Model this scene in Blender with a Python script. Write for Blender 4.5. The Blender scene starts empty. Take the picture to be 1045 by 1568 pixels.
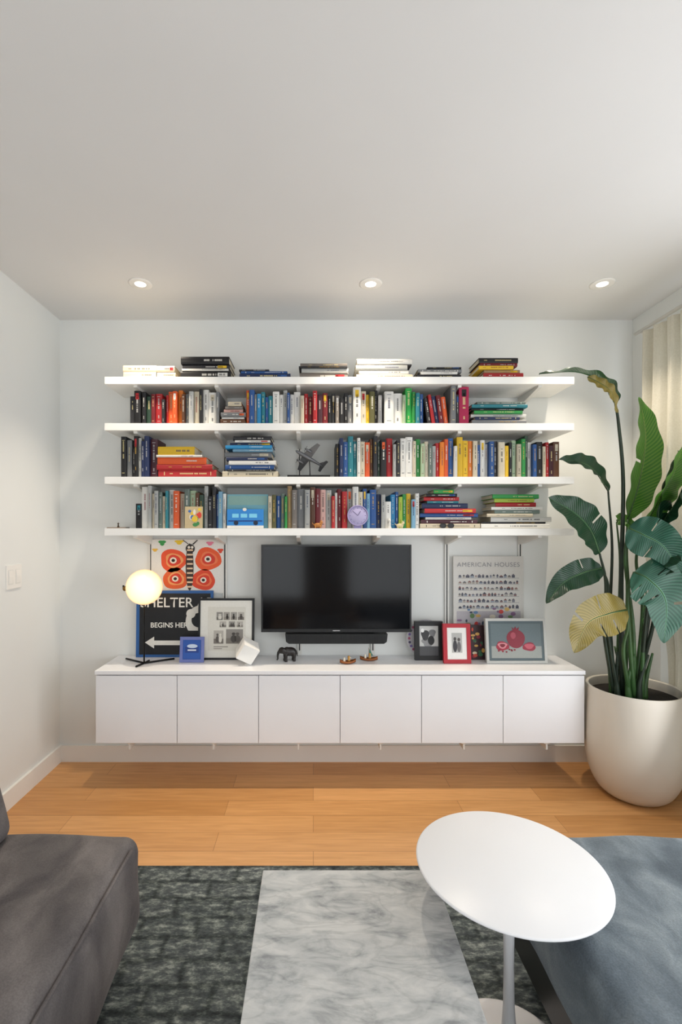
import bpy, bmesh, math, random
from mathutils import Vector, Matrix, noise
random.seed(7)
F=740.0; VX=480.0; VY=812.0; CH=1.36
WY=2.85; XL=-1.495; XR=1.885; ZC=2.6; YR=-2.2
def PX(px,d): return (px-VX)*d/F
def PZ(py,d): return CH-(py-VY)*d/F
def P(px,py,d): return Vector((PX(px,d),d,PZ(py,d)))
def lin(c): return c/12.92 if c<=0.04045 else ((c+0.055)/1.055)**2.4
def H(h):
    h=h.lstrip('#'); return tuple(lin(int(h[i:i+2],16)/255) for i in (0,2,4))+(1.0,)
sc=bpy.context.scene
sc.view_settings.view_transform='Standard'
sc.view_settings.look='None'
sc.view_settings.exposure=0.0

# ---------------- materials ----------------
def newmat(name):
    m=bpy.data.materials.new(name); m.use_nodes=True
    nt=m.node_tree; b=nt.nodes['Principled BSDF']; return m,nt,b
def bump(nt,b,scale,strength,dist=0.002,detail=4,src=None):
    tc=nt.nodes.new('ShaderNodeTexCoord'); n=nt.nodes.new('ShaderNodeTexNoise')
    n.inputs['Scale'].default_value=scale; n.inputs['Detail'].default_value=detail
    nt.links.new(tc.outputs['Object'],n.inputs['Vector'])
    bp=nt.nodes.new('ShaderNodeBump'); bp.inputs['Strength'].default_value=strength; bp.inputs['Distance'].default_value=dist
    nt.links.new(n.outputs['Fac'],bp.inputs['Height']); nt.links.new(bp.outputs['Normal'],b.inputs['Normal'])
    return tc,n
def M_plain(name,col,rough=0.5,metal=0,var=0.04,nscale=6,bs=60,bstr=0.1,spec=0.5):
    m,nt,b=newmat(name)
    b.inputs['Roughness'].default_value=rough; b.inputs['Metallic'].default_value=metal
    b.inputs['Specular IOR Level'].default_value=spec
    tc,n=bump(nt,b,bs,bstr,0.001)
    n2=nt.nodes.new('ShaderNodeTexNoise'); n2.inputs['Scale'].default_value=nscale; nt.links.new(tc.outputs['Object'],n2.inputs['Vector'])
    r=nt.nodes.new('ShaderNodeValToRGB')
    c=H(col) if isinstance(col,str) else col
    r.color_ramp.elements[0].position=.3; r.color_ramp.elements[1].position=.7
    r.color_ramp.elements[0].color=tuple(x*(1-var) for x in c[:3])+(1,)
    r.color_ramp.elements[1].color=tuple(min(1,x*(1+var)) for x in c[:3])+(1,)
    nt.links.new(n2.outputs['Fac'],r.inputs['Fac']); nt.links.new(r.outputs['Color'],b.inputs['Base Color'])
    return m
def M_col(name,rough=0.5,spec=0.4):
    m,nt,b=newmat(name); a=nt.nodes.new('ShaderNodeAttribute'); a.attribute_name='Col'
    b.inputs['Roughness'].default_value=rough; b.inputs['Specular IOR Level'].default_value=spec
    tc,n=bump(nt,b,90,0.08,0.001)
    mx=nt.nodes.new('ShaderNodeMixRGB'); mx.blend_type='MULTIPLY'; mx.inputs['Fac'].default_value=.12
    nt.links.new(a.outputs['Color'],mx.inputs['Color1']); nt.links.new(n.outputs['Fac'],mx.inputs['Color2'])
    nt.links.new(mx.outputs['Color'],b.inputs['Base Color']); return m
def M_emit(name,col,s):
    m,nt,b=newmat(name); b.inputs['Base Color'].default_value=H(col)
    b.inputs['Emission Color'].default_value=H(col); b.inputs['Emission Strength'].default_value=s; return m

m_wall=M_plain('wall_paint','#e6e7e4',.75,var=.012,nscale=2,bs=150,bstr=.06,spec=.25)
m_ceil=M_plain('ceiling_paint','#e2e1df',.85,var=.012,nscale=2,bs=180,bstr=.05,spec=.2)
m_trim=M_plain('trim_paint','#efece6',.5,var=.01)
m_lacq=M_plain('white_lacquer','#f1f1f3',.32,var=.008,bstr=.02)
m_shelf=M_plain('shelf_white','#f3f1ec',.4,var=.01,bstr=.03)
m_metalw=M_plain('bracket_white','#dedcd6',.4,var=.01,bstr=.02)
m_col=M_col('painted_print',.45)
m_book=M_col('book_cloth',.5)
m_blk=M_plain('black_plastic','#101011',.35,var=.1,bstr=.05)
m_blkmetal=M_plain('black_metal','#141312',.4,metal=.6,var=.1,bstr=.03)
m_chrome=M_plain('brushed_metal','#c4c4c6',.25,metal=1,var=.03,bstr=.02)
m_pot=M_plain('ceramic_cream','#d8d1c4',.42,var=.03,nscale=3,bs=40,bstr=.06)
m_soil=M_plain('soil','#1d1712',.95,var=.5,nscale=40,bs=60,bstr=1)

def M_screen():
    m,nt,b=newmat('tv_glass'); b.inputs['Base Color'].default_value=(.003,.003,.004,1)
    b.inputs['Roughness'].default_value=.12; b.inputs['Specular IOR Level'].default_value=.2
    tc=nt.nodes.new('ShaderNodeTexCoord'); n=nt.nodes.new('ShaderNodeTexNoise'); n.inputs['Scale'].default_value=5
    mp=nt.nodes.new('ShaderNodeMapRange'); mp.inputs['To Min'].default_value=.07; mp.inputs['To Max'].default_value=.12
    nt.links.new(tc.outputs['Object'],n.inputs['Vector']); nt.links.new(n.outputs['Fac'],mp.inputs['Value']); nt.links.new(mp.outputs['Result'],b.inputs['Roughness'])
    return m
m_screen=M_screen()

def M_wood():
    m,nt,b=newmat('oak_floor'); L=nt.links
    tc=nt.nodes.new('ShaderNodeTexCoord')
    br=nt.nodes.new('ShaderNodeTexBrick'); br.offset=.37; br.offset_frequency=2
    for k,v in (('Scale',1),('Mortar Size',.0010),('Mortar Smooth',.4),('Bias',0),('Brick Width',1.15),('Row Height',.128)): br.inputs[k].default_value=v
    br.inputs['Color1'].default_value=H('#e3ab70'); br.inputs['Color2'].default_value=H('#cc9358'); br.inputs['Mortar'].default_value=H('#946636')
    L.new(tc.outputs['Object'],br.inputs['Vector'])
    mp=nt.nodes.new('ShaderNodeMapping'); mp.inputs['Scale'].default_value=(2.2,30,1); L.new(tc.outputs['Object'],mp.inputs['Vector'])
    n=nt.nodes.new('ShaderNodeTexNoise'); n.inputs['Scale'].default_value=2; n.inputs['Detail'].default_value=8; n.inputs['Distortion'].default_value=.6
    L.new(mp.outputs['Vector'],n.inputs['Vector'])
    r=nt.nodes.new('ShaderNodeValToRGB'); r.color_ramp.elements[0].position=.3; r.color_ramp.elements[1].position=.7
    r.color_ramp.elements[0].color=(.76,.70,.62,1); r.color_ramp.elements[1].color=(1,1,1,1); L.new(n.outputs['Fac'],r.inputs['Fac'])
    mx=nt.nodes.new('ShaderNodeMixRGB'); mx.blend_type='MULTIPLY'; mx.inputs['Fac'].default_value=.75
    L.new(br.outputs['Color'],mx.inputs['Color1']); L.new(r.outputs['Color'],mx.inputs['Color2']); L.new(mx.outputs['Color'],b.inputs['Base Color'])
    b.inputs['Roughness'].default_value=.33
    bp=nt.nodes.new('ShaderNodeBump'); bp.inputs['Strength'].default_value=.15; bp.inputs['Distance'].default_value=.001
    L.new(n.outputs['Fac'],bp.inputs['Height']); L.new(bp.outputs['Normal'],b.inputs['Normal'])
    return m
def M_marble():
    m,nt,b=newmat('carrara_marble'); L=nt.links
    tc=nt.nodes.new('ShaderNodeTexCoord'); mp=nt.nodes.new('ShaderNodeMapping'); mp.inputs['Rotation'].default_value=(0,0,.7); mp.inputs['Scale'].default_value=(1,2.4,1)
    L.new(tc.outputs['Object'],mp.inputs['Vector'])
    n=nt.nodes.new('ShaderNodeTexNoise'); n.inputs['Scale'].default_value=9; n.inputs['Detail'].default_value=7; n.inputs['Roughness'].default_value=.62; n.inputs['Distortion'].default_value=.5
    L.new(mp.outputs['Vector'],n.inputs['Vector'])
    r=nt.nodes.new('ShaderNodeValToRGB'); e=r.color_ramp.elements
    e[0].position=.32; e[0].color=H('#8f9294'); e[1].position=.62; e[1].color=H('#d0d0ce')
    a=e.new(.46); a.color=H('#b9bbbb')
    L.new(n.outputs['Fac'],r.inputs['Fac'])
    n2=nt.nodes.new('ShaderNodeTexNoise'); n2.inputs['Scale'].default_value=4.5; n2.inputs['Detail'].default_value=9; n2.inputs['Distortion'].default_value=1.4
    L.new(mp.outputs['Vector'],n2.inputs['Vector'])
    r2=nt.nodes.new('ShaderNodeValToRGB'); e=r2.color_ramp.elements
    e[0].position=.46; e[0].color=(1,1,1,1); e[1].position=.54; e[1].color=(1,1,1,1); v=e.new(.5); v.color=(.6,.61,.62,1)
    L.new(n2.outputs['Fac'],r2.inputs['Fac'])
    mx=nt.nodes.new('ShaderNodeMixRGB'); mx.blend_type='MULTIPLY'; mx.inputs['Fac'].default_value=.4
    L.new(r.outputs['Color'],mx.inputs['Color1']); L.new(r2.outputs['Color'],mx.inputs['Color2']); L.new(mx.outputs['Color'],b.inputs['Base Color'])
    b.inputs['Roughness'].default_value=.25; return m
def M_rug():
    m,nt,b=newmat('rug_wool'); L=nt.links
    tc=nt.nodes.new('ShaderNodeTexCoord')
    mp=nt.nodes.new('ShaderNodeMapping'); mp.inputs['Scale'].default_value=(1,2.2,1); L.new(tc.outputs['Object'],mp.inputs['Vector'])
    n=nt.nodes.new('ShaderNodeTexNoise'); n.inputs['Scale'].default_value=26; n.inputs['Detail'].default_value=6; n.inputs['Roughness'].default_value=.75
    L.new(mp.outputs['Vector'],n.inputs['Vector'])
    r=nt.nodes.new('ShaderNodeValToRGB'); e=r.color_ramp.elements
    e[0].position=.36; e[0].color=H('#474b4e'); e[1].position=.72; e[1].color=H('#bbbfb8'); a=e.new(.5); a.color=H('#616767'); a=e.new(.6); a.color=H('#8e948f')
    L.new(n.outputs['Fac'],r.inputs['Fac'])
    w=nt.nodes.new('ShaderNodeTexBrick'); w.inputs['Scale'].default_value=1; w.inputs['Brick Width'].default_value=.19; w.inputs['Row Height'].default_value=.085
    w.inputs['Mortar Size'].default_value=.018; w.inputs['Mortar Smooth'].default_value=1
    w.inputs['Color1'].default_value=(1,1,1,1); w.inputs['Color2'].default_value=(.72,.74,.74,1); w.inputs['Mortar'].default_value=(.36,.38,.38,1)
    nd=nt.nodes.new('ShaderNodeTexNoise'); nd.inputs['Scale'].default_value=9
    L.new(tc.outputs['Object'],nd.inputs['Vector'])
    ad=nt.nodes.new('ShaderNodeMixRGB'); ad.blend_type='ADD'; ad.inputs['Fac'].default_value=.03
    L.new(tc.outputs['Object'],ad.inputs['Color1']); L.new(nd.outputs['Color'],ad.inputs['Color2']); L.new(ad.outputs['Color'],w.inputs['Vector'])
    mx=nt.nodes.new('ShaderNodeMixRGB'); mx.blend_type='MULTIPLY'; mx.inputs['Fac'].default_value=.9
    L.new(r.outputs['Color'],mx.inputs['Color1']); L.new(w.outputs['Color'],mx.inputs['Color2']); L.new(mx.outputs['Color'],b.inputs['Base Color'])
    b.inputs['Roughness'].default_value=.95; b.inputs['Specular IOR Level'].default_value=.1
    bp=nt.nodes.new('ShaderNodeBump'); bp.inputs['Strength'].default_value=.6; bp.inputs['Distance'].default_value=.006
    L.new(n.outputs['Fac'],bp.inputs['Height']); L.new(bp.outputs['Normal'],b.inputs['Normal']); return m
def M_velvet(name,c0,c1,c2,wr=.15):
    m,nt,b=newmat(name); L=nt.links
    tc=nt.nodes.new('ShaderNodeTexCoord'); mp=nt.nodes.new('ShaderNodeMapping'); mp.inputs['Scale'].default_value=(1.6,1,1); mp.inputs['Rotation'].default_value=(0,0,.6); L.new(tc.outputs['Object'],mp.inputs['Vector'])
    n=nt.nodes.new('ShaderNodeTexNoise'); n.inputs['Scale'].default_value=6; n.inputs['Detail'].default_value=5; n.inputs['Distortion'].default_value=.5
    L.new(mp.outputs['Vector'],n.inputs['Vector'])
    r=nt.nodes.new('ShaderNodeValToRGB'); e=r.color_ramp.elements; e[0].position=.32; e[0].color=H(c0); e[1].position=.7; e[1].color=H(c2); a=e.new(.5); a.color=H(c1)
    L.new(n.outputs['Fac'],r.inputs['Fac'])
    f=nt.nodes.new('ShaderNodeTexNoise'); f.inputs['Scale'].default_value=260; f.inputs['Detail'].default_value=3; L.new(tc.outputs['Object'],f.inputs['Vector'])
    fr=nt.nodes.new('ShaderNodeValToRGB'); fr.color_ramp.elements[0].position=.35; fr.color_ramp.elements[0].color=(.72,.72,.72,1); fr.color_ramp.elements[1].position=.65; L.new(f.outputs['Fac'],fr.inputs['Fac'])
    fm=nt.nodes.new('ShaderNodeMixRGB'); fm.blend_type='MULTIPLY'; fm.inputs['Fac'].default_value=.7
    L.new(r.outputs['Color'],fm.inputs['Color1']); L.new(fr.outputs['Color'],fm.inputs['Color2']); L.new(fm.outputs['Color'],b.inputs['Base Color'])
    b.inputs['Roughness'].default_value=.85; b.inputs['Specular IOR Level'].default_value=.12
    b.inputs['Sheen Weight'].default_value=.45; b.inputs['Sheen Roughness'].default_value=.4; b.inputs['Sheen Tint'].default_value=H(c2)
    bp=nt.nodes.new('ShaderNodeBump'); bp.inputs['Strength'].default_value=.35; bp.inputs['Distance'].default_value=.002
    L.new(f.outputs['Fac'],bp.inputs['Height'])
    bp2=nt.nodes.new('ShaderNodeBump'); bp2.inputs['Strength'].default_value=wr; bp2.inputs['Distance'].default_value=.02
    L.new(n.outputs['Fac'],bp2.inputs['Height']); L.new(bp.outputs['Normal'],bp2.inputs['Normal']); L.new(bp2.outputs['Normal'],b.inputs['Normal']); return m
def M_leaf(name,dark,light,rough=.3,tr=.15):
    m,nt,b=newmat(name); L=nt.links
    uv=nt.nodes.new('ShaderNodeUVMap'); sp=nt.nodes.new('ShaderNodeSeparateXYZ'); L.new(uv.outputs['UV'],sp.inputs['Vector'])
    ab=nt.nodes.new('ShaderNodeMath'); ab.operation='ABSOLUTE'; L.new(sp.outputs['X'],ab.inputs[0])
    ma=nt.nodes.new('ShaderNodeMath'); ma.operation='MULTIPLY_ADD'; L.new(ab.outputs[0],ma.inputs[0]); ma.inputs[1].default_value=-.12; L.new(sp.outputs['Y'],ma.inputs[2])
    mu=nt.nodes.new('ShaderNodeMath'); mu.operation='MULTIPLY'; mu.inputs[1].default_value=210; L.new(ma.outputs[0],mu.inputs[0])
    si=nt.nodes.new('ShaderNodeMath'); si.operation='SINE'; L.new(mu.outputs[0],si.inputs[0])
    mr=nt.nodes.new('ShaderNodeMapRange'); mr.inputs['From Min'].default_value=-1; mr.inputs['From Max'].default_value=1; L.new(si.outputs[0],mr.inputs['Value'])
    mid=nt.nodes.new('ShaderNodeMath'); mid.operation='LESS_THAN'; mid.inputs[1].default_value=.045; L.new(ab.outputs[0],mid.inputs[0])
    mx=nt.nodes.new('ShaderNodeMixRGB'); mx.inputs['Color1'].default_value=H(dark); mx.inputs['Color2'].default_value=H(light)
    ml=nt.nodes.new('ShaderNodeMath'); ml.operation='MULTIPLY'; ml.inputs[1].default_value=.3; L.new(mr.outputs['Result'],ml.inputs[0])
    mm=nt.nodes.new('ShaderNodeMath'); mm.operation='MAXIMUM'; L.new(ml.outputs[0],mm.inputs[0]); L.new(mid.outputs[0],mm.inputs[1])
    L.new(mm.outputs[0],mx.inputs['Fac']); L.new(mx.outputs['Color'],b.inputs['Base Color'])
    b.inputs['Roughness'].default_value=rough
    bp=nt.nodes.new('ShaderNodeBump'); bp.inputs['Strength'].default_value=.3; bp.inputs['Distance'].default_value=.002
    L.new(mr.outputs['Result'],bp.inputs['Height']); L.new(bp.outputs['Normal'],b.inputs['Normal'])
    t=nt.nodes.new('ShaderNodeBsdfTranslucent'); L.new(mx.outputs['Color'],t.inputs['Color'])
    ms=nt.nodes.new('ShaderNodeMixShader'); ms.inputs['Fac'].default_value=tr
    L.new(b.outputs[0],ms.inputs[1]); L.new(t.outputs[0],ms.inputs[2]); L.new(ms.outputs[0],nt.nodes['Material Output'].inputs['Surface']); return m
def M_curtain():
    m,nt,b=newmat('linen_curtain'); L=nt.links
    b.inputs['Base Color'].default_value=H('#e4dfd2'); b.inputs['Roughness'].default_value=.9
    tc=nt.nodes.new('ShaderNodeTexCoord'); n=nt.nodes.new('ShaderNodeTexNoise'); n.inputs['Scale'].default_value=140; L.new(tc.outputs['Object'],n.inputs['Vector'])
    r=nt.nodes.new('ShaderNodeValToRGB'); r.color_ramp.elements[0].color=H('#cdc7b5'); r.color_ramp.elements[1].color=H('#e2ddce'); L.new(n.outputs['Fac'],r.inputs['Fac']); L.new(r.outputs['Color'],b.inputs['Base Color'])
    t=nt.nodes.new('ShaderNodeBsdfTranslucent'); L.new(r.outputs['Color'],t.inputs['Color'])
    ms=nt.nodes.new('ShaderNodeMixShader'); ms.inputs['Fac'].default_value=.22
    L.new(b.outputs[0],ms.inputs[1]); L.new(t.outputs[0],ms.inputs[2]); L.new(ms.outputs[0],nt.nodes['Material Output'].inputs['Surface']); return m
def M_glass():
    m,nt,b=newmat('window_glass'); L=nt.links
    t=nt.nodes.new('ShaderNodeBsdfTransparent'); ms=nt.nodes.new('ShaderNodeMixShader'); ms.inputs['Fac'].default_value=.06
    b.inputs['Roughness'].default_value=.02
    L.new(t.outputs[0],ms.inputs[1]); L.new(b.outputs[0],ms.inputs[2]); L.new(ms.outputs[0],nt.nodes['Material Output'].inputs['Surface']); return m
m_wood=M_wood(); m_marble=M_marble(); m_rug=M_rug()
m_velL=M_velvet('taupe_velvet','#575354','#6c6766','#837d7b',.3)
m_velR=M_velvet('blue_grey_velvet','#5c656d','#717b83','#909aa0',.4)
m_leafD=M_leaf('leaf_dark','#143322','#34613f'); m_leafG=M_leaf('leaf_green','#2c6a22','#8fae48',tr=.25)
m_leafT=M_leaf('leaf_teal','#1e4d3c','#5c967c'); m_leafY=M_leaf('leaf_warm_reflection','#7d7034','#cdb46a',rough=.25)  # gold leaves: warm lamp reflection painted into the leaf colour
m_stem=M_plain('stem_green','#35562c',.45,var=.25,nscale=14)
m_stemd=M_plain('stem_dark','#213022',.5,var=.3,nscale=14)
m_curt=M_curtain(); m_glass=M_glass()

# ---------------- mesh builder ----------------
class MB:
    def __init__(s,name,mats):
        s.name=name; s.mats=mats; s.bm=bmesh.new()
        s.col=s.bm.loops.layers.float_color.new('Col'); s.uv=s.bm.loops.layers.uv.new('UVMap')
    def _f(s,vs,mi,c,sm=False):
        try: f=s.bm.faces.new(vs)
        except ValueError: return None
        f.material_index=mi; f.smooth=sm
        if c is not None:
            for l in f.loops: l[s.col]=c
        return f
    def box(s,a,b,mi=0,c=None,M=None):
        x0,y0,z0=[min(a[i],b[i]) for i in range(3)]; x1,y1,z1=[max(a[i],b[i]) for i in range(3)]
        co=[(x0,y0,z0),(x1,y0,z0),(x1,y1,z0),(x0,y1,z0),(x0,y0,z1),(x1,y0,z1),(x1,y1,z1),(x0,y1,z1)]
        v=[s.bm.verts.new(M@Vector(p) if M else p) for p in co]
        for q in ((0,3,2,1),(4,5,6,7),(0,1,5,4),(1,2,6,5),(2,3,7,6),(3,0,4,7)): s._f([v[i] for i in q],mi,c)
    def poly(s,pts,mi=0,c=None,M=None):
        return s._f([s.bm.verts.new(M@Vector(p) if M else Vector(p)) for p in pts],mi,c)
    def prism(s,pts,vec,mi=0,c=None,M=None):
        vec=Vector(vec); a=[Vector(p) for p in pts]; b=[p+vec for p in a]
        if M: a=[M@p for p in a]; b=[M@p for p in b]
        va=[s.bm.verts.new(p) for p in a]; vb=[s.bm.verts.new(p) for p in b]; n=len(a)
        s._f(va[::-1],mi,c); s._f(vb,mi,c)
        for i in range(n): s._f([va[i],va[(i+1)%n],vb[(i+1)%n],vb[i]],mi,c)
    def lathe(s,prof,cen=(0,0,0),seg=48,mi=0,c=None,M=None,sm=True):
        rings=[]
        for r,z in prof:
            if r<1e-6: rings.append([s.bm.verts.new((M@Vector((cen[0],cen[1],cen[2]+z))) if M else (cen[0],cen[1],cen[2]+z))])
            else:
                rg=[]
                for i in range(seg):
                    a=2*math.pi*i/seg; p=Vector((cen[0]+r*math.cos(a),cen[1]+r*math.sin(a),cen[2]+z))
                    rg.append(s.bm.verts.new(M@p if M else p))
                rings.append(rg)
        for k in range(len(rings)-1):
            A,B=rings[k],rings[k+1]
            for i in range(seg):
                j=(i+1)%seg
                if len(A)==1 and len(B)==1: break
                if len(A)==1: s._f([A[0],B[j],B[i]],mi,c,sm)
                elif len(B)==1: s._f([A[i],A[j],B[0]],mi,c,sm)
                else: s._f([A[i],A[j],B[j],B[i]],mi,c,sm)
    def ell(s,cen,rad,mi=0,c=None,M=None,seg=24,rg=14):
        T=Matrix.Translation(Vector(cen))@(M or Matrix())@Matrix.Diagonal((rad[0],rad[1],rad[2],1))
        s.lathe([(math.cos(-math.pi/2+math.pi*k/rg) if 0<k<rg else 0,math.sin(-math.pi/2+math.pi*k/rg)) for k in range(rg+1)],seg=seg,mi=mi,c=c,M=T)
    def tube(s,pts,rad,seg=8,mi=0,c=None,caps=True):
        pts=[Vector(p) for p in pts]
        if not isinstance(rad,(list,tuple)): rad=[rad]*len(pts)
        prev=None; rings=[]
        for i,p in enumerate(pts):
            t=(pts[min(i+1,len(pts)-1)]-pts[max(i-1,0)]).normalized()
            if prev is None: u=t.orthogonal().normalized()
            else: u=(prev-t*prev.dot(t)).normalized()
            prev=u; w=t.cross(u)
            rings.append([s.bm.verts.new(p+(u*math.cos(2*math.pi*k/seg)+w*math.sin(2*math.pi*k/seg))*rad[i]) for k in range(seg)])
        for a in range(len(rings)-1):
            for k in range(seg): s._f([rings[a][k],rings[a][(k+1)%seg],rings[a+1][(k+1)%seg],rings[a+1][k]],mi,c,True)
        if caps: s._f(rings[0][::-1],mi,c); s._f(rings[-1],mi,c)
    def done(s,loc=(0,0,0),rot=None,bevel=0,seg=2,parent=None,recalc=True):
        if recalc: bmesh.ops.recalc_face_normals(s.bm,faces=s.bm.faces)
        me=bpy.data.meshes.new(s.name); s.bm.to_mesh(me); s.bm.free()
        for m in s.mats: me.materials.append(m)
        o=bpy.data.objects.new(s.name,me); bpy.context.collection.objects.link(o)
        o.location=loc
        if rot: o.rotation_euler=rot
        if bevel:
            b=o.modifiers.new('bevel','BEVEL'); b.width=bevel; b.segments=seg; b.limit_method='ANGLE'; b.angle_limit=math.radians(40)
        if parent: o.parent=parent
        return o
def spline(pts,n):
    pts=[Vector(p) for p in pts]; out=[]; m=len(pts)-1
    for k in range(n+1):
        t=k/n*m; i=min(int(t),m-1); f=t-i
        p0=pts[max(i-1,0)]; p1=pts[i]; p2=pts[i+1]; p3=pts[min(i+2,m)]
        if i==0: p0=p1*2-p2
        if i+2>m: p3=p2*2-p1
        out.append(.5*((2*p1)+(p2-p0)*f+(2*p0-5*p1+4*p2-p3)*f*f+(3*p1-p0-3*p2+p3)*f**3))
    return out
def soft_box(mb,a,b,r,mi=0,n=26,puff=0,nz=0,nsc=4,shear=0):
    a=Vector(a); b=Vector(b); c=(a+b)/2; h=(b-a)/2
    bm2=bmesh.new(); bmesh.ops.create_cube(bm2,size=2); bmesh.ops.subdivide_edges(bm2,edges=bm2.edges[:],cuts=n,use_grid_fill=True)
    mp={}
    for v in bm2.verts:
        u=[max(-1,min(1,math.sin(v.co[i]*math.pi/2))) for i in range(3)]
        p=Vector((u[0]*h.x,u[1]*h.y,u[2]*h.z))
        inn=Vector([max(-(h[i]-r),min(h[i]-r,p[i])) for i in range(3)])
        d=p-inn
        nn=d.normalized() if d.length>1e-9 else Vector((0,0,1))
        p=inn+nn*r
        if puff:
            p.z+=puff*(1-u[0]**4)*(1-u[1]**4)*(1 if u[2]>0 else 0)*max(0,u[2])
            p.x+=puff*.5*(u[0])*(1-u[2]**2)*(1-u[1]**4)
        q=c+p
        if nz: q+=nn*noise.noise(q*nsc)*nz
        q.x+=shear*(q.z-a.z)
        mp[v]=mb.bm.verts.new(q)
    for f in bm2.faces: mb._f([mp[v] for v in f.verts],mi,None,True)
    bm2.free()
def empty(name,loc=(0,0,0)):
    e=bpy.data.objects.new(name,None); bpy.context.collection.objects.link(e); e.location=loc; e.empty_display_size=.1; return e
def adopt(root,objs):
    for o in objs:
        o.parent=root; o.matrix_parent_inverse=Matrix.Translation(-root.location)

# ---------------- room ----------------
T=.12
def slab(name,boxes,mat):
    mb=MB(name,[mat])
    for a,b in boxes: mb.box(a,b)
    return mb.done()
slab('floor',[((XL-T,YR-T,-.1),(XR+.35,WY+T,0))],m_wood)
slab('ceiling',[((XL-T,YR-T,ZC),(XR+.35,WY+T,ZC+.1))],m_ceil)
slab('wall_back',[((XL-T,WY,0),(XR+.35,WY+T,ZC))],m_wall)
slab('wall_left',[((XL-T,YR,0),(XL,WY,ZC))],m_wall)
WX1=XR+.22
slab('wall_right',[((XR,2.62,0),(WX1,WY,ZC)),((XR,-.4,2.36),(WX1,2.62,ZC)),((XR,YR,0),(WX1,-.4,ZC))],m_wall)
RW=[(-1.1,-.15),(.55,1.65)]
slab('wall_rear',[((XL,YR-T,0),(XR,YR,.25)),((XL,YR-T,2.35),(XR,YR,ZC)),((XL,YR-T,.25),(RW[0][0],YR,2.35)),((RW[0][1],YR-T,.25),(RW[1][0],YR,2.35)),((RW[1][1],YR-T,.25),(XR,YR,2.35))],m_wall)
def window(name,axis,a0,a1,z0,z1,pos,th,nm):
    mb=MB(name,[m_trim,m_glass]); w=.05
    def bx(u0,v0,u1,v1,t0,t1,mi=0):
        if axis=='x': mb.box((u0,pos+t0,v0),(u1,pos+t1,v1),mi)
        else: mb.box((pos+t0,u0,v0),(pos+t1,u1,v1),mi)
    bx(a0,z0,a0+w,z1,0,th); bx(a1-w,z0,a1,z1,0,th); bx(a0+w,z0,a1-w,z0+w,0,th); bx(a0+w,z1-w,a1-w,z1,0,th)
    for k in range(1,nm+1):
        u=a0+(a1-a0)*k/(nm+1); bx(u-.02,z0+w,u+.02,z1-w,0,th)
    bx(a0+w,z0+w,a1-w,z1-w,th*.45,th*.55,1)
    return mb.done()
window('window_1','y',-.4,2.62,0,2.36,XR+.14,.06,2)
window('window_2','x',RW[0][0],RW[0][1],.25,2.35,YR-.09,.05,0)
window('window_3','x',RW[1][0],RW[1][1],.25,2.35,YR-.09,.05,0)
slab('baseboard_left',[((XL,YR,0),(XL+.014,WY-.014,.095))],m_trim)
slab('baseboard_back',[((XL,WY-.014,0),(XR,WY,.095))],m_trim)

# ---------------- recessed lights ----------------
m_bulb=M_emit('lamp_face','#fff3de',6)
DL=[(PX(215,2.43),2.43),(PX(568,2.43),2.43),(PX(923,2.43),2.43)]
for (x,y) in DL:
    mb=MB('recessed_light',[m_trim,m_bulb])
    mb.lathe([(.026,0.0),(.028,-.004),(.030,-.003),(.050,-.006),(.058,-.002),(.058,0.0),(.026,0.0)],(x,y,ZC),48,0)
    mb.lathe([(0,-.004),(.0265,-.004),(.0265,0)],(x,y,ZC),48,1)
    mb.done()
    l=bpy.data.lights.new('downlight_beam','SPOT'); l.energy=54; l.color=(1,.87,.7); l.spot_size=math.radians(92); l.spot_blend=.9; l.shadow_soft_size=.025
    o=bpy.data.objects.new('downlight_beam',l); o.location=(x,y,ZC-.02); bpy.context.collection.objects.link(o)

# ---------------- media cabinet ----------------
G=.003
cx0,cx1=-1.143,1.424; cyf=2.533; ct=.624; cb=.244
mb=MB('floating_media_cabinet',[m_lacq,m_metalw,m_blk])
mb.box((cx0,cyf+.02,cb),(cx1,WY-G,ct-.022))
mb.box((cx0-.003,cyf-.004,ct-.02),(cx1+.003,WY-G,ct))
n=6; dw=(cx1-cx0)/n
for i in range(n):
    mb.box((cx0+dw*i+.0015,cyf,cb),(cx0+dw*(i+1)-.0015,cyf+.018,ct-.027))
for px in (198,327,457,583,711,838):
    x=PX(px,2.55); mb.box((x-.014,2.55,cb-.012),(x+.014,WY-.02,cb),1); mb.box((x-.005,2.55,cb-.042),(x+.005,WY-.02,cb-.012),1)
mb.done(bevel=.0015)

# ---------------- shelves ----------------
sx0,sx1=-1.111,1.389; syf=2.57
ST=[PZ(577,syf),PZ(648,syf),PZ(730,syf),PZ(809,syf)]
RX=[PX(p,WY) for p in (232,345,459,571,684,796)]
mb=MB('wall_shelving',[m_shelf,m_metalw,m_blk])
for z in ST: mb.box((sx0,syf,z-.038),(sx1,WY-.015,z))
for x in RX:
    mb.box((x-.012,WY-.012,ct+.002),(x+.012,WY-G,ST[0]+.02),1)
    mb.box((x-.0035,WY-.0126,ct+.03),(x+.0035,WY-.012,ST[0]),2)
    for z in ST:
        b=z-.038
        mb.prism([(x-.010,WY-.012,b),(x-.010,syf+.02,b),(x-.010,syf+.02,b-.012),(x-.010,WY-.012,b-.055)],(.02,0,0),1)
mb.done(bevel=.0015)

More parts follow.
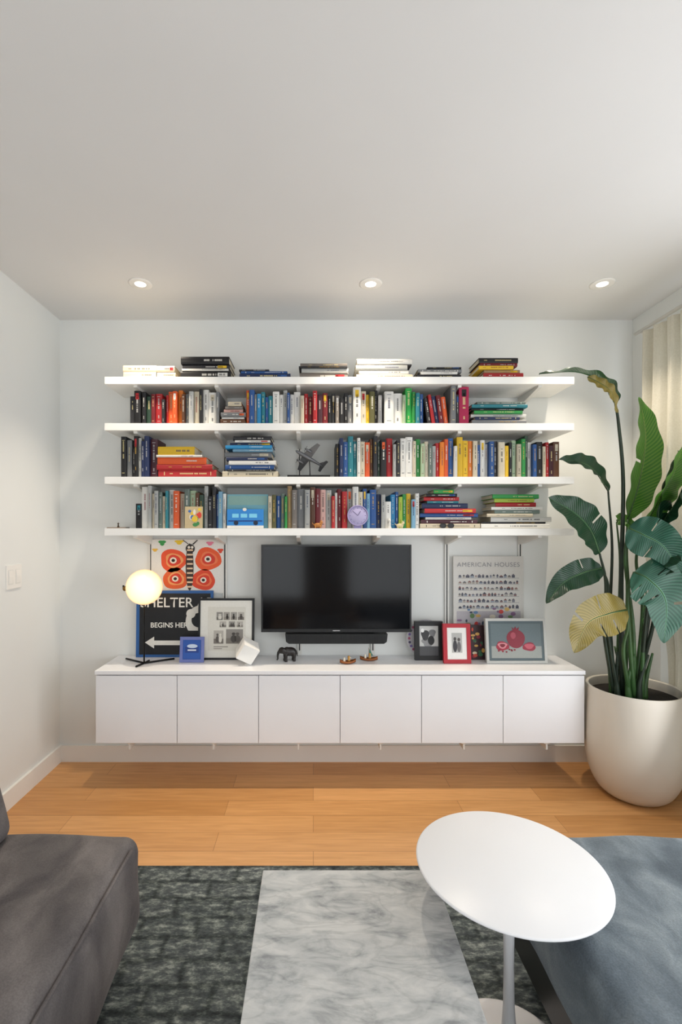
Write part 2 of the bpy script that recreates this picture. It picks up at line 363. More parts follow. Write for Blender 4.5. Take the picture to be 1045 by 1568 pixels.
# ---------------- books ----------------
C=dict(blk='#17171a',dk='#2a2a2e',gry='#7b7d7f',lg='#aeafac',wht='#dddbd5',crm='#c8bda6',red='#b0262a',dr='#6e1a22',org='#dd5c2a',orl='#e07e2c',
 yel='#dfb529',grn='#2f8f45',bg='#2ea84a',pg='#a0b494',dg='#2c4638',tel='#2b7f8b',blu='#2a5490',nav='#1e2c52',lb='#78a5c0',cyn='#2c88bc',brn='#5d3a24',tan='#a08662',
 mag='#a81a49',pnk='#cfa59c',olv='#5f5c34',pur='#6d5f9a',tau='#7d756e',gg='#66756e',mar='#44202a',ylg='#a9c046')
def lum(c): return .3*c[0]+.6*c[1]+.1*c[2]
def book(mb,M,t,h,dp,col,rng,tilt=None):
    c=H(C[col]); j=rng.uniform(.8,1.06); c=tuple(min(1,x*j) for x in c[:3])+(1,)
    cr=H('#dccfb4'); b=.0022 if t>.008 else .001
    s=min(.003,t*.2)
    mb.prism([(0,.003,0),(0,0,0),(t*.25,-s,0),(t*.75,-s,0),(t,0,0),(t,.003,0)],(0,0,h),0,c,M)
    mb.box((0,.003,0),(b,dp,h),0,c,M); mb.box((t-b,.003,0),(t,dp,h),0,c,M)
    mb.box((b,.003,.003),(t-b,dp-.004,h-.003),0,cr,M)
    L=lum(c)
    fg=H(rng.choice(['#1a1a1c','#2b2b30','#7b1f1f','#1e2c52','#444444'])) if L>.3 else H(rng.choice(['#e8e5dc','#d8d5cc','#d8c990','#c9a040','#b8b8b8']))
    y=-s-.0004
    def q(x0,z0,x1,z1,cc): mb.poly([(x0,y,z0),(x1,y,z0),(x1,y,z1),(x0,y,z1)],0,cc,M)
    if t<.006: return
    k=rng.random()
    if k<.16:
        bc=H(C[rng.choice(['wht','red','blk','yel','tel','crm','org','blu'])]); q(t*.26,h*.74,t*.74,h*.93,bc)
    elif k<.36: q(t*.26,h*.9,t*.74,h*.912,fg); q(t*.26,h*.1,t*.74,h*.112,fg)
    lw=rng.uniform(.16,.28)
    xa=t*(.5-lw/2); xb=t*(.5+lw/2)
    z=h*rng.uniform(.8,.88); zend=h*rng.uniform(.35,.6); step=max(.003,min(.0052,t*.2))
    while z>zend:
        if rng.random()<.84: q(xa,z-step*.6,xb,z,fg)
        z-=step
    if rng.random()<.5:
        z=h*rng.uniform(.2,.3); 
        for _ in range(5):
            q(t*.42,z-.002,t*.58,z,fg); z-=.0035
BD=2.6
def row(mb,si,x0,spec,rng):
    base=ST[si]; x=x0
    for tok in spec.split():
        p=tok.split(':'); xe=float(p[0]); top=float(p[1]); col=p[2]
        a=PX(x,BD); b=PX(xe,BD); x=xe
        if col=='_': continue
        t=b-a-.0008; h=min(PZ(top,BD)-base, 9); h+=rng.uniform(-.004,.002)
        yf=BD+rng.uniform(-.012,.02)
        lean=float(p[3]) if len(p)>3 else 0
        M=Matrix.Translation((a+.0004,yf,base+.0003))
        if lean: M=Matrix.Translation((a+.0004,yf,base+.0003+abs(math.sin(lean))*t*.5))@Matrix.Rotation(lean,4,'Y'); h*=.97
        book(mb,M,t,h,rng.uniform(.14,.19),col,rng)
def pile(mb,si,items,top,rng,depth=.19,base=None):
    z=ST[si]+.0003; H_=PZ(top,BD)-z; W=sum(i[2] for i in items)
    for (x0,x1,w,col) in items:
        t=H_*w/W; a=PX(x0,BD); b=PX(x1,BD)
        M=Matrix.Translation((a,BD+rng.uniform(-.012,.012),z+t))@Matrix.Rotation(math.pi/2,4,'Y')
        book(mb,M,t-.0004,b-a,rng.uniform(.15,.19),col,rng); z+=t
rng=random.Random(3)
mb=MB('shelf_books',[m_book])
pile(mb,0,[(190,240,6,'crm'),(189,240,7,'crm')],560,rng)
pile(mb,0,[(241,269,6,'crm'),(240.5,268,6,'crm')],561,rng)
pile(mb,0,[(277,354,9,'blk'),(279,350,2.5,'wht'),(279,352,6,'dk'),(277,351,9,'blk')],546,rng)
pile(mb,0,[(367,445,5,'nav'),(369,440,3,'blu'),(366,412,2,'dk')],565,rng)
pile(mb,0,[(459,533,7,'tau'),(462,534,5,'lg'),(458,532,2,'dk'),(460,532,4,'tau')],556,rng)
pile(mb,0,[(546,632,5,'crm'),(550,626,6,'wht'),(545,624,6,'lg'),(548,631,2,'dk'),(547,632,7,'wht')],549,rng)
pile(mb,0,[(639,706,4,'dk'),(644,700,3,'wht'),(641,708,4,'gry'),(655,707,2,'blk')],562,rng)
pile(mb,0,[(740,801,7,'red'),(742,797,5,'tan'),(733,786,5,'yel'),(737,794,5,'dr'),(735,795,7,'blk')],547,rng)
mb.done()
mb=MB('shelf_books',[m_book])
row(mb,1,198,'206:606:dk 216:598:blk 218:600:_ 224:600:blk 232:606:dg 238:604:dr 248:602:red 253:612:dk 257:604:red 265:598:org 272:600:org 279:597:orl 284:605:brn 290:603:gry 297:600:lg 305:600:crm 310:596:dk 319:595:wht 331:601:wht 336:600:gry',rng)
pile(mb,1,[(338,376,7,'brn'),(340,374,3,'wht'),(339,377,6,'gry'),(343,372,5,'pnk'),(345,372,4,'tau'),(350,370,6,'crm')],616,rng)
row(mb,1,377,'382:596:org 390:598:blu 394:604:gry 400:604:cyn 406:600:tel 411:607:blu 418:606:tel 428:600:wht 434:604:wht 440:598:lg 444:602:blu 450:604:wht 460:599:wht 466:606:crm 472:602:red 479:606:dr 486:600:red 494:604:mar 502:602:dr 508:606:blk 514:602:dk 520:606:tau 527:610:blk 533:602:blk 541:604:gry 553:594:wht 561:598:crm 566:604:yel 574:600:olv 579:596:blk 585:606:gry 589:600:_ 603:600:wht 617:601:wht 622:604:pg 632:593:bg 637:600:grn 643:602:tel 649:603:blu',rng)
row(mb,1,656,'662:608:dk:-.16 667:604:red:-.16 674:606:nav:-.16 681:604:dr:-.14 688:606:org:-.12 690:604:_ 698:592:gry 703:604:dk 718:593:mag',rng)
pile(mb,1,[(722,805,6,'gry'),(727,795,5,'nav'),(722,807,5,'wht'),(726,800,5,'grn'),(723,803,4,'blk'),(722,807,5,'tel'),(730,804,4,'gg')],616,rng)
mb.done()
mb=MB('shelf_books',[m_book])
row(mb,2,185,'193:669:blk 201:674:gry 206:686:dk 212:668:blk 217:670:lg 222:676:nav 229:668:nav 240:672:mar',rng)
pile(mb,2,[(242,331,10,'red'),(240,325,7,'red'),(241,316,9,'org'),(240,310,3,'wht'),(242,298,11,'yel')],684,rng)
pile(mb,2,[(341,426,10,'crm'),(349,422,3,'blk'),(345,420,8,'blu'),(351,423,7,'wht'),(347,410,6,'nav'),(344,416,9,'gry'),(357,418,5,'lb'),(346,417,6,'cyn'),(352,418,5,'nav'),(360,414,4,'wht'),(357,416,7,'dk')],668,rng)
row(mb,2,514,'520:680:blk 526:670:nav 533:676:blu 541:668:tel 547:676:tel 552:670:wht 559:676:crm 567:676:org 572:672:brn 579:668:dk 583:676:dg 592:673:blk 602:670:red 607:680:lg 613:674:dk 621:672:wht 632:670:wht 637:676:crm 644:672:grn 650:680:pg 656:676:crm 662:680:gg 668:682:lg 674:678:red 681:676:orl 687:672:org 695:671:blu 700:684:wht 709:670:yel 717:674:yel 724:676:orl 731:676:crm 737:680:blu 744:674:wht 749:680:wht 756:676:blu 763:676:dk 773:678:crm 779:682:yel 784:678:blk 791:674:pg 798:680:crm 804:672:grn 809:668:dg 816:676:wht 822:680:blu 831:676:blk 836:684:crm 841:678:red 848:682:mar 857:676:brn',rng)
mb.done()
mb=MB('shelf_books',[m_book])
row(mb,3,206,'216:770:blk 226:745:wht 232:744:lg 237:756:crm 243:752:lg 249:754:gg 254:760:crm 258:752:tel 266:750:wht 275:752:org 283:756:crm 291:750:gg 300:752:pg 306:754:brn 312:758:dg 318:744:lg 325:760:dk 331:744:dk 335:756:blu 341:752:lb 346:756:wht',rng)
row(mb,3,411,'417:760:crm 423:758:olv 430:758:blu 436:756:gg 440:760:grn 447:744:tan 455:750:tau 467:748:gry 475:750:lg 483:746:brn 491:748:dr 499:750:pnk 508:750:lg 513:760:red 517:754:wht 524:748:dr 532:752:red 540:748:lg 549:745:wht 556:752:crm 562:748:blu 567:756:lb 577:750:blu 584:756:nav 590:758:lg 599:768:wht 606:757:cyn 611:752:blu 617:760:ylg 623:756:grn 630:756:yel 636:764:lb 642:756:wht',rng)
pile(mb,3,[(643,735,7,'crm'),(645,731,6,'mar'),(652,722,4,'wht'),(644,733,6,'blu'),(650,728,7,'red'),(646,716,8,'nav'),(655,703,4,'tel'),(650,704,6,'red'),(653,700,5,'blk'),(664,695,6,'grn')],750,rng)
pile(mb,3,[(736,840,7,'wht'),(738,836,3,'blk'),(752,845,8,'wht'),(745,815,5,'crm'),(757,826,6,'gg'),(752,830,5,'wht'),(760,822,7,'red'),(757,818,6,'ylg'),(755,826,7,'grn')],757,rng)
def facing(px0,px1,top,col,y,lean):
    a,b=PX(px0,2.59),PX(px1,2.59); h=PZ(top,2.6)-ST[3]
    M=Matrix.Translation((0,y,ST[3]+.001))@Matrix.Rotation(-lean,4,'X')
    mb.box((a,0,0),(b,.0015,h),0,H(col),M); mb.box((a,.0015,.002),(b-.002,.0075,h-.002),0,H('#dccfb4'),M); mb.box((a,.0075,0),(b,.009,h),0,H(col),M)
    return M
M=facing(347,410,757,'#6fa7b4',2.605,.05)
a_,b_=PX(349,2.59),PX(408,2.59)
mb.poly([(a_,-.0005,.125),(b_,-.0005,.125),(b_,-.0005,.175),(a_,-.0005,.175)],0,H('#86aaa2'),M)
mb.done()

# ---------------- flat art ----------------
class Art(MB):
    def __init__(s,name,px0,py0,px1,py1,d):
        super().__init__(name,[m_col]); s.d=d; s.k=d/F; s.cx=(px0+px1)/2; s.pb=py1
    def L(s,px,py): return ((px-s.cx)*s.k,(s.pb-py)*s.k)
    def bx(s,px0,py0,px1,py1,y0,y1,col):
        a=s.L(px0,py0); b=s.L(px1,py1); s.box((a[0],y0,a[1]),(b[0],y1,b[1]),0,H(col))
    def rect(s,px0,py0,px1,py1,col,l=1):
        a=s.L(px0,py1); b=s.L(px1,py0); y=-.0005*l
        s.poly([(a[0],y,a[1]),(b[0],y,a[1]),(b[0],y,b[1]),(a[0],y,b[1])],0,H(col))
    def pl(s,pts,col,l=1):
        s.poly([(s.L(*p)[0],-.0005*l,s.L(*p)[1]) for p in pts],0,H(col))
    def disc(s,px,py,rx,ry,col,l=1,n=28,wob=0,seed=0):
        s.pl([(px+rx*(1+wob*math.sin(3*a+seed)+wob*.6*math.sin(5*a+seed*2))*math.cos(a),py-ry*(1+wob*math.sin(3*a+seed))*math.sin(a)) for a in [2*math.pi*i/n for i in range(n)]],col,l)
    def frame(s,px0,py0,px1,py1,w,col,th=.018,mat='#f3f1ea'):
        s.bx(px0,py0,px1,py0+w,-.004,th,col); s.bx(px0,py1-w,px1,py1,-.004,th,col)
        s.bx(px0,py0+w,px0+w,py1-w,-.004,th,col); s.bx(px1-w,py0+w,px1,py1-w,-.004,th,col)
        s.bx(px0+w,py0+w,px1-w,py1-w,.0,th-.002,mat)
    def put(s,z=ct,lean=0,yaw=0,back=0):
        ob=s.done(loc=(PX(s.cx,s.d),s.d,z+.0005),rot=(-lean,0,yaw),recalc=False); s.ob=ob; return ob
    def text(s,txt,px,py,size,col,w=None,align='CENTER',l=2,bold=0,sp=1):
        cu=bpy.data.curves.new('lettering','FONT'); cu.body=txt; cu.size=size*s.k*1.4; cu.align_x=align; cu.offset=bold; cu.space_character=sp
        m=M_plain('ink_'+col[1:],col,.6,var=.01) if 'ink_'+col[1:] not in bpy.data.materials else bpy.data.materials['ink_'+col[1:]]
        cu.materials.append(m); t=bpy.data.objects.new('lettering',cu); bpy.context.collection.objects.link(t)
        p=s.L(px,py); t.parent=s.ob; t.location=(p[0],-.0005*l-.0003,p[1]); t.rotation_euler=(math.pi/2,0,0)
        return t
def fit(d): return VY+(CH-ct)*F/d

# butterfly print hung on wall
a=Art('butterfly_print',232,826,343,908,2.838)
a.bx(232,826,343,908,0,.004,'#e6e3dd')
for (x,y,r,c1,sd) in ((266,858,20,'#e8542c',1),(319,856,20,'#ea5a2a',2),(269,886,19,'#e4602f',3),(312,888,18,'#e0482a',4)):
    a.disc(x,y,r,r*.88,c1,1,wob=.06,seed=sd); a.disc(x+1,y,r*.66,r*.55,'#f0a060' if sd%2 else '#ef7a4a',2,wob=.08,seed=sd); a.disc(x+1,y,r*.5,r*.42,'#d93a24',3,wob=.06,seed=sd+1)
    a.disc(x,y,r*.26,r*.24,'#f3e4d2',4); a.disc(x,y,r*.14,r*.12,'#2a1a18',5)
a.disc(291,868,6,36,'#3a2c28',3)
for k in range(9): a.rect(287,841+k*7,296,843.5+k*7,'#e9c9a8',6)
a.disc(292,840,7,7,'#2a2422',5); a.disc(290,838,2,2,'#eee6da',7); a.disc(295,838,2,2,'#eee6da',7)
a.pl([(288,833),(280,827),(281,826.5),(290,833)],'#2a2422',4); a.pl([(295,833),(302,827),(304,827),(297,834)],'#2a2422',4)
a.disc(249,831,5,4,'#3f9a4e',2,wob=.2); a.disc(275,830,6,3.4,'#e8c534',2,wob=.2); a.disc(238,842,4,2.4,'#e9b84a',2,wob=.2); a.disc(338,843,4,3.4,'#e0482a',2,wob=.2); a.disc(322,832,5,3,'#e77f9a',2,wob=.2)
a.ob=a.done(loc=(PX(a.cx,a.d),a.d-.006,PZ(a.pb,a.d)),recalc=False)

# black lettered poster
d=2.80; pb=fit(d)
a=Art('black_lettered_poster',208,905,326,pb,d)
a.bx(208,905,326,pb,0,.012,'#2d5f9e'); a.rect(213,909,322,pb-4,'#1b1c1f',1)
a.disc(309,952,25,25,'#e9e6de',2,n=36); a.rect(309,925,322,985,'#1b1c1f',3); a.disc(304,950,11,11,'#1b1c1f',3); a.rect(285,966,322,985,'#1b1c1f',4)
a.disc(292,940,7,7,'#e9e6de',4)
a.pl([(222,984),(236,975),(236,981),(286,981),(286,988),(236,988),(236,993)],'#e9e6de',5)
a.put(lean=.03)
a.text('SHELTER AR',214,930,15,'#e9e6de',align='LEFT',l=6,bold=.0006)
a.text('BEGINS HERE.',230,961,7.6,'#e9e6de',align='LEFT',l=6,bold=.0006)
# framed photo collage
d=2.745; pb=fit(d)
a=Art('black_framed_collage',303,917,389,pb,d)
a.frame(303,917,389,pb,3.2,'#17181a')
a.rect(306.2,920.2,385.8,pb-3.2,'#e9e6dd',1)
a.rect(318,930,376,pb-14,'#dedacf',2)
r2=random.Random(5)
def snap(x,y,w,h):
    g=r2.choice(['#a39e96','#b9b3aa','#8f8a84','#c0b9ad']); a.rect(x,y,x+w,y+h,g,3)
    a.rect(x,y+h*.62,x+w,y+h,r2.choice(['#7d776f','#938c82','#6a655f']),4)
    for _ in range(2):
        cx=x+w*r2.uniform(.3,.7); dk=r2.choice(['#4b4642','#5d5752','#e0dbd0']); a.disc(cx,y+h*.32,w*.11,h*.1,dk,5,n=10); a.disc(cx,y+h*.66,w*.17,h*.26,dk,5,n=12)
for x in (331,342,353,364): snap(x,938,9.5,12)
for x in (336,350,362): snap(x,952,10,9)
snap(327,966,15,20); snap(346,964,26,22)
a.rect(327,990,349,991.4,'#9a958c',3); a.rect(327,993,340,994.2,'#9a958c',3)
a.put(lean=.06)
# small blue frame
d=2.69; pb=fit(d)
a=Art('blue_picture_frame',275,976,312,pb,d)
a.frame(275,976,312,pb,4.5,'#6f79b4',.01); a.rect(279.5,980.5,307.5,pb-4.5,'#2a57a8',1); a.rect(283,991,304,1000,'#20408a',2); a.disc(294,990,8,3,'#c9d8ea',3); a.rect(287,995,300,997,'#e2e6ee',3)
a.put(lean=.12)

# right-hand group
d=2.815; pb=fit(d)
a=Art('house_chart_poster',695,852,803,pb,d)
a.bx(695,852,803,pb,0,.008,'#d6d3cd')
r2=random.Random(9)
yy=878
while yy<934:
    a.rect(702,yy+7.2,796,yy+7.7,'#8a8a92',1)
    x=703
    while x<793:
        w=r2.uniform(3.0,6.0); h=r2.uniform(2.6,4.8); c=r2.choice(['#5a5c68','#7a7c86','#8b6a68','#8f96a2','#a69e94','#4c4f5c','#b4b0a8'])
        if x+w<796:
            a.rect(x,yy+6.8-h*.65,x+w,yy+6.8,c,2); a.pl([(x-.4,yy+6.8-h*.65),(x+w+.4,yy+6.8-h*.65),(x+w*.5,yy+6.6-h*1.25)],r2.choice(['#3f4150','#6b6570','#84544f']),3)
        x+=w+r2.uniform(1,2.4)
    yy+=9.4
a.rect(700,936,798,1000,'#b7b2b8',1)
for k in range(70):
    a.disc(r2.uniform(703,795),r2.uniform(932,995),r2.uniform(1.5,5),r2.uniform(1.5,4),r2.choice(['#5d7fa8','#c94a44','#6a8a5a','#e2d9c8','#8a6a8a','#d9b26a','#3f4a5a']),4+k*.02,n=9)
a.put(lean=.012)
a.text('AMERICAN HOUSES',749,868,6.9,'#8c8c90',l=3,sp=1.15)
# decorative round plate
d=2.79; pb=fit(d)
mb=MB('decorative_plate',[m_col]); R=29*d/F
Mp=Matrix.Translation((PX(652,d),d+.012,ct+R*.995+.003))@Matrix.Rotation(math.radians(90-4),4,'X')
mb.lathe([(0,0),(R*.68,0.0),(R*.72,.004),(R*.98,.012),(R,.014),(R*.99,.009),(R*.7,-.004),(0,-.004)],(0,0,0),56,0,H('#dcd8dc'),Mp)
for k in range(26):
    an=2*math.pi*k/26; c=[H('#6c5a9c'),H('#a44a6a'),H('#3f3a5a')][k%3]
    pts=[(R*.86*math.cos(an)+R*.07*math.cos(b),R*.86*math.sin(an)+R*.07*math.sin(b),.0125) for b in [2*math.pi*i/8 for i in range(8)]]
    mb.poly(pts,0,c,Mp)
mb.done()
# black framed photo
d=2.735; pb=fit(d)
a=Art('black_photo_frame',636,951,679,pb-6,d)
a.pb=pb
a.frame(636,952,679,pb,7,'#161617',.02); a.rect(643,959,672,pb-7,'#c9c9c6',1)
a.disc(652,973,6,8,'#3b3b3d',2,wob=.1); a.disc(663,970,5,6,'#77777a',3,wob=.1); a.disc(656,984,9,7,'#8f8f90',2,wob=.15); a.rect(643,990,672,pb-7,'#4c4c4f',3); a.disc(661,981,5,7,'#222224',4); a.disc(648,966,2.5,3,'#f2f2f0',4)
a.put(lean=.06)
# red framed photo
d=2.67; pb=fit(d)
a=Art('red_photo_frame',680,954,722,pb,d)
a.frame(680,956,722,pb,6,'#b5202f',.018,'#f1efea'); a.rect(686,962,716,pb-6,'#f1efea',1); a.rect(693,970,709,1000,'#b9b8b4',2)
a.disc(698,979,2.2,2.6,'#4a4644',4); a.disc(704,980,2.2,2.6,'#56504c',4); a.disc(698,990,3.2,9,'#3b3a3e',3); a.disc(704,991,3,8,'#6d6a6a',3)
a.put(lean=.1)
# colourful upright book between
d=2.745; pb=fit(d)
a=Art('illustrated_book',727,956,742,pb,d)
a.bx(722,958,744,pb,0,.02,'#3a2226')
for k in range(16): a.disc(r2.uniform(724,742),r2.uniform(962,pb-5),r2.uniform(1.5,4),r2.uniform(1.5,4),r2.choice(['#c94a34','#3a6a4a','#d8a85a','#8a2a3a','#e2d0b0']),1+k*.05,n=8)
a.put(lean=.04)
# pomegranate picture
d=2.67; pb=fit(d)
a=Art('pomegranate_picture',746,948,839,pb,d)
a.frame(746,948,839,pb,4,'#c9c9c4',.02,'#5f6f74')
a.rect(750,952,835,pb-4,'#56656a',1)
a.rect(754,956,831,pb-8,'#67767a',2); a.rect(754,990,831,pb-8,'#a0a49f',3)
a.disc(792,979,14,14,'#8a1f33',4,wob=.02); a.pl([(788,967),(786,961),(790,964),(792,960),(794,964),(798,961),(796,967)],'#8a1f33',5)
a.disc(788,974,4,5,'#b14a5a',6); a.disc(771,990,10,7,'#a3213a',5,wob=.08,seed=2); a.disc(771,989,7,4.5,'#d98a92',6,wob=.1); a.disc(771,989,4,2.6,'#7a1024',7,wob=.1)
a.disc(812,991,10,6.5,'#9a2038',5,wob=.08,seed=4); a.disc(812,990,7,4,'#c95a6a',6,wob=.1)
for k in range(8): a.disc(760+r2.uniform(0,62),997+r2.uniform(-2,2),1.6,1.3,'#8a1228',7,n=8)
a.put(lean=.12)

# cards standing on the lower shelf
d=2.585
a=Art('bus_card',348,780,404,809,d)
a.bx(348,780,404,805,0,.005,'#2a86d2')
a.bx(348,805,404,809,0,.005,'#e9e6df')
a.rect(356,787,366,793,'#7fd0f0',1); a.rect(369,787,379,793,'#7fd0f0',1); a.rect(382,787,394,793,'#7fd0f0',1); a.rect(350,797,402,799,'#123f86',1); a.disc(362,801,3.5,3.5,'#16213a',2); a.disc(392,801,3.5,3.5,'#16213a',2); a.disc(375,780.5,3,2.5,'#e8e4da',2)
a.ob=a.done(loc=(PX(a.cx,d),2.577,ST[3]+.001),rot=(-.03,0,0),recalc=False)
a=Art('greeting_card',284,775,312,809,d)
a.bx(284,776,311,809,0,.004,'#c9b48a')
for k in range(14): a.disc(r2.uniform(288,307),r2.uniform(780,805),r2.uniform(2,5),r2.uniform(2,5),['#d8412f','#3f8a4a','#e8c23a','#3a6ab0','#e8e0d0'][k%5],1+k*.05,n=10)
a.ob=a.done(loc=(PX(a.cx,d),2.573,ST[3]+.001),rot=(-.06,0,.03),recalc=False)
# round clock
mb=MB('table_clock',[m_col]); R=16*2.58/F
Mp=Matrix.Translation((PX(548,2.58),2.575,ST[3]+R+.012))@Matrix.Rotation(math.radians(85),4,'X')
mb.lathe([(0,0),(R*.9,0),(R*.92,.004),(R,.004),(R,-.008),(0,-.008)],(0,0,0),48,0,H('#a59ac4'),Mp)
mb.lathe([(0,.001),(R*.84,.001),(R*.85,.0005)],(0,0,0),48,0,H('#b3aacd'),Mp)
for k in range(12):
    an=2*math.pi*k/12; mb.ell(Mp@Vector((R*.72*math.cos(an),R*.72*math.sin(an),.0015)),(.002,.001,.002),0,H('#5a4a8c'),seg=8,rg=6)
for an,ln in ((1.0,.5),(2.4,.68)):
    v=Vector((math.cos(an),math.sin(an),0)); w=Vector((-math.sin(an),math.cos(an),0))*.0012
    mb.poly([w+Vector((0,0,.002)),-w+Vector((0,0,.002)),v*R*ln-w+Vector((0,0,.002)),v*R*ln+w+Vector((0,0,.002))],0,H('#3a2a5c'),Mp)
mb.box((PX(548,2.58)-.02,2.571,ST[3]),(PX(548,2.58)+.02,2.584,ST[3]+.014),0,H('#8c80b0'))
mb.done()
def figurine(name,px,col,h,style):
    mb=MB(name,[m_col]); x=PX(px,2.578); z=ST[3]; c=H(col); y=2.581
    if style=='animal':
        mb.ell((x,y,z+h*.42),(h*.55,h*.22,h*.3),0,c); mb.ell((x+h*.45,y,z+h*.78),(h*.22,h*.16,h*.22),0,c); mb.tube([(x+h*.3,y,z+h*.5),(x+h*.42,y,z+h*.72)],[h*.2,h*.15],10,0,c)
        for dx in (-.32,.32):
            for dy in (-.11,.11): mb.tube([(x+dx*h,y+dy*h,z+h*.4),(x+dx*h,y+dy*h,z)],[h*.1,h*.08],8,0,c)
        mb.ell((x+h*.38,y-.1*h,z+h*1.0),(h*.05,h*.04,h*.13),0,c); mb.ell((x+h*.5,y+.1*h,z+h*1.0),(h*.05,h*.04,h*.13),0,c)
        mb.tube([(x-h*.5,y,z+h*.5),(x-h*.7,y,z+h*.6),(x-h*.75,y,z+h*.8)],[h*.06,h*.05,h*.02],6,0,c)
    else:
        mb.lathe([(0,0),(h*.2,0),(h*.2,h*.06),(h*.17,h*.12),(h*.12,h*.35),(h*.15,h*.5),(h*.1,h*.6),(h*.15,h*.72),(h*.16,h*.82),(h*.1,h*.95),(0,h)],(x,y,z),24,0,c)
    return mb.done()
figurine('ceramic_cat',487,'#b9793a',.040,'animal'); figurine('chess_piece',597,'#e6e2da',.052,'pawn'); figurine('ceramic_dog',613,'#d8c89a',.036,'animal')
mb=MB('desk_figurine',[m_col]); x=PX(180,2.62); z=ST[3]
mb.box((x-.05,2.6,z),(x+.05,2.66,z+.006),0,H('#8a7a6a')); mb.lathe([(0,0),(.007,0),(.004,.008),(.003,.016),(.006,.02),(0,.026)],(x,2.63,z+.006),16,0,H('#5a4a3a')); mb.done()
# sunglasses
mb=MB('sunglasses',[m_blk]); z=ST[3]
for px in (680,692):
    x=PX(px,2.56); mb.tube([(x+.017*math.cos(t),2.574,z+.014+.012*math.sin(t)) for t in [2*math.pi*i/20 for i in range(21)]],.0018,6)
    mb.lathe([(0,0),(1,0)],(0,0,0),20,0,None,Matrix.Translation((x,2.5745,z+.014))@Matrix.Rotation(math.pi/2,4,'X')@Matrix.Diagonal((.016,.011,1,1)))
mb.tube([(PX(680,2.56)+.016,2.574,z+.018),(PX(692,2.56)-.016,2.574,z+.018)],.0018,6); mb.done()

# model airplane
fv=Vector((-.80,-.28,.42)).normalized(); rv=Vector((.42,-.62,.62)); rv=(rv-fv*rv.dot(fv)).normalized(); uv_=fv.cross(rv).normalized()
if uv_.z<0: rv=-rv; uv_=fv.cross(rv).normalized()
Ra=Matrix(((fv.x,rv.x,uv_.x,PX(474,2.66)),(fv.y,rv.y,uv_.y,2.69),(fv.z,rv.z,uv_.z,PZ(701,2.66)),(0,0,0,1)))
m_plane=M_plain('pewter','#6c6d70',.35,metal=.35,var=.08)
mb=MB('model_airplane',[m_plane,m_blkmetal])
Rx=Matrix.Rotation(math.pi/2,4,'Y')
mb.lathe([(0,-.1),(.004,-.092),(.007,-.06),(.011,-.01),(.0125,.03),(.011,.062),(.007,.082),(0,.092)],(0,0,0),20,0,None,Ra@Rx)
mb.lathe([(0,-.018),(.006,-.01),(.006,.01),(0,.018)],(0,0,0),12,1,None,Ra@Matrix.Translation((.045,0,.009))@Rx)
def wing(p,th): mb.prism(p,(0,0,th),0,None,Ra)
wing([(.045,.008,0),(.016,.105,.004),(-.004,.105,.004),(-.006,.008,0)],.003); wing([(-.006,-.008,0),(-.004,-.105,.004),(.016,-.105,.004),(.045,-.008,0)],.003)
wing([(-.070,0,0),(-.084,.042,0),(-.098,.042,0),(-.096,0,0)],.0022); wing([(-.096,0,0),(-.098,-.042,0),(-.084,-.042,0),(-.070,0,0)],.0022)
mb.prism([(-.062,-.001,.004),(-.094,-.001,.004),(-.104,-.001,.040),(-.088,-.001,.040)],(0,.002,0),0,None,Ra)
for yy in (-.045,.045):
    mb.lathe([(0,-.02),(.006,-.016),(.0065,.01),(.005,.02),(0,.022)],(0,0,0),12,0,None,Ra@Matrix.Translation((.03,yy,-.005))@Rx)
    for q in range(3):
        mb.box((-.0006,0,-.0018),(.0006,.02,.0018),1,None,Ra@Matrix.Translation((.053,yy,-.005))@Matrix.Rotation(q*2.094,4,'X'))
x,y,z=Ra.translation; mb.tube([(x,y,z),(x+.004,y,ST[2]+.01)],.0025,8,1)
mb.box((PX(440,2.62),2.63,ST[2]),(PX(506,2.62),2.75,ST[2]+.016),1)
mb.done()

# ---------------- TV & soundbar ----------------
d=2.73; x0,x1=PX(400,d),PX(630.5,d); z0,z1=PZ(968,d),PZ(834,d)
mb=MB('television',[m_blk,m_screen,m_metalw,m_chrome]); bz=.010
mb.box((x0,d,z0),(x1,d+.035,z0+.018)); mb.box((x0,d,z1-bz),(x1,d+.035,z1)); mb.box((x0,d,z0+.018),(x0+bz,d+.035,z1-bz)); mb.box((x1-bz,d,z0+.018),(x1,d+.035,z1-bz))
mb.box((x0+bz,d+.003,z0+.018),(x1-bz,d+.02,z1-bz),1)
mb.box((x0+.1,d+.035,z0+.05),(x1-.1,d+.06,z1-.12)); mb.box((x0+.25,d+.06,z0+.15),(x1-.25,WY-.014,z1-.15),0)
mb.box(((x0+x1)/2-.02,d-.0006,z0+.006),((x0+x1)/2+.02,d,z0+.011),3)
mb.done(bevel=.002)
a0,a1=PX(437,2.72),PX(594,2.72); zs0,zs1=PZ(986,2.72),PZ(970.5,2.72)
mb=MB('soundbar',[m_blk,m_blkmetal])
mb.prism([(a0,2.72,zs1-.002),(a0+.004,2.72,zs0+.012),(a0+.02,2.72,zs0),(a1-.02,2.72,zs0),(a1-.004,2.72,zs0+.012),(a1,2.72,zs1-.002)],(0,.075,0),0)
mb.box((a0+.06,2.79,zs0+.01),(a0+.09,WY-G,zs1),1); mb.box((a1-.09,2.79,zs0+.01),(a1-.06,WY-G,zs1),1)
for k in range(60): 
    xx=a0+.02+(a1-a0-.04)*k/59; mb.box((xx-.0008,2.7192,zs0+.008),(xx+.0008,2.72,zs1-.008),1)
mb.done(bevel=.003)

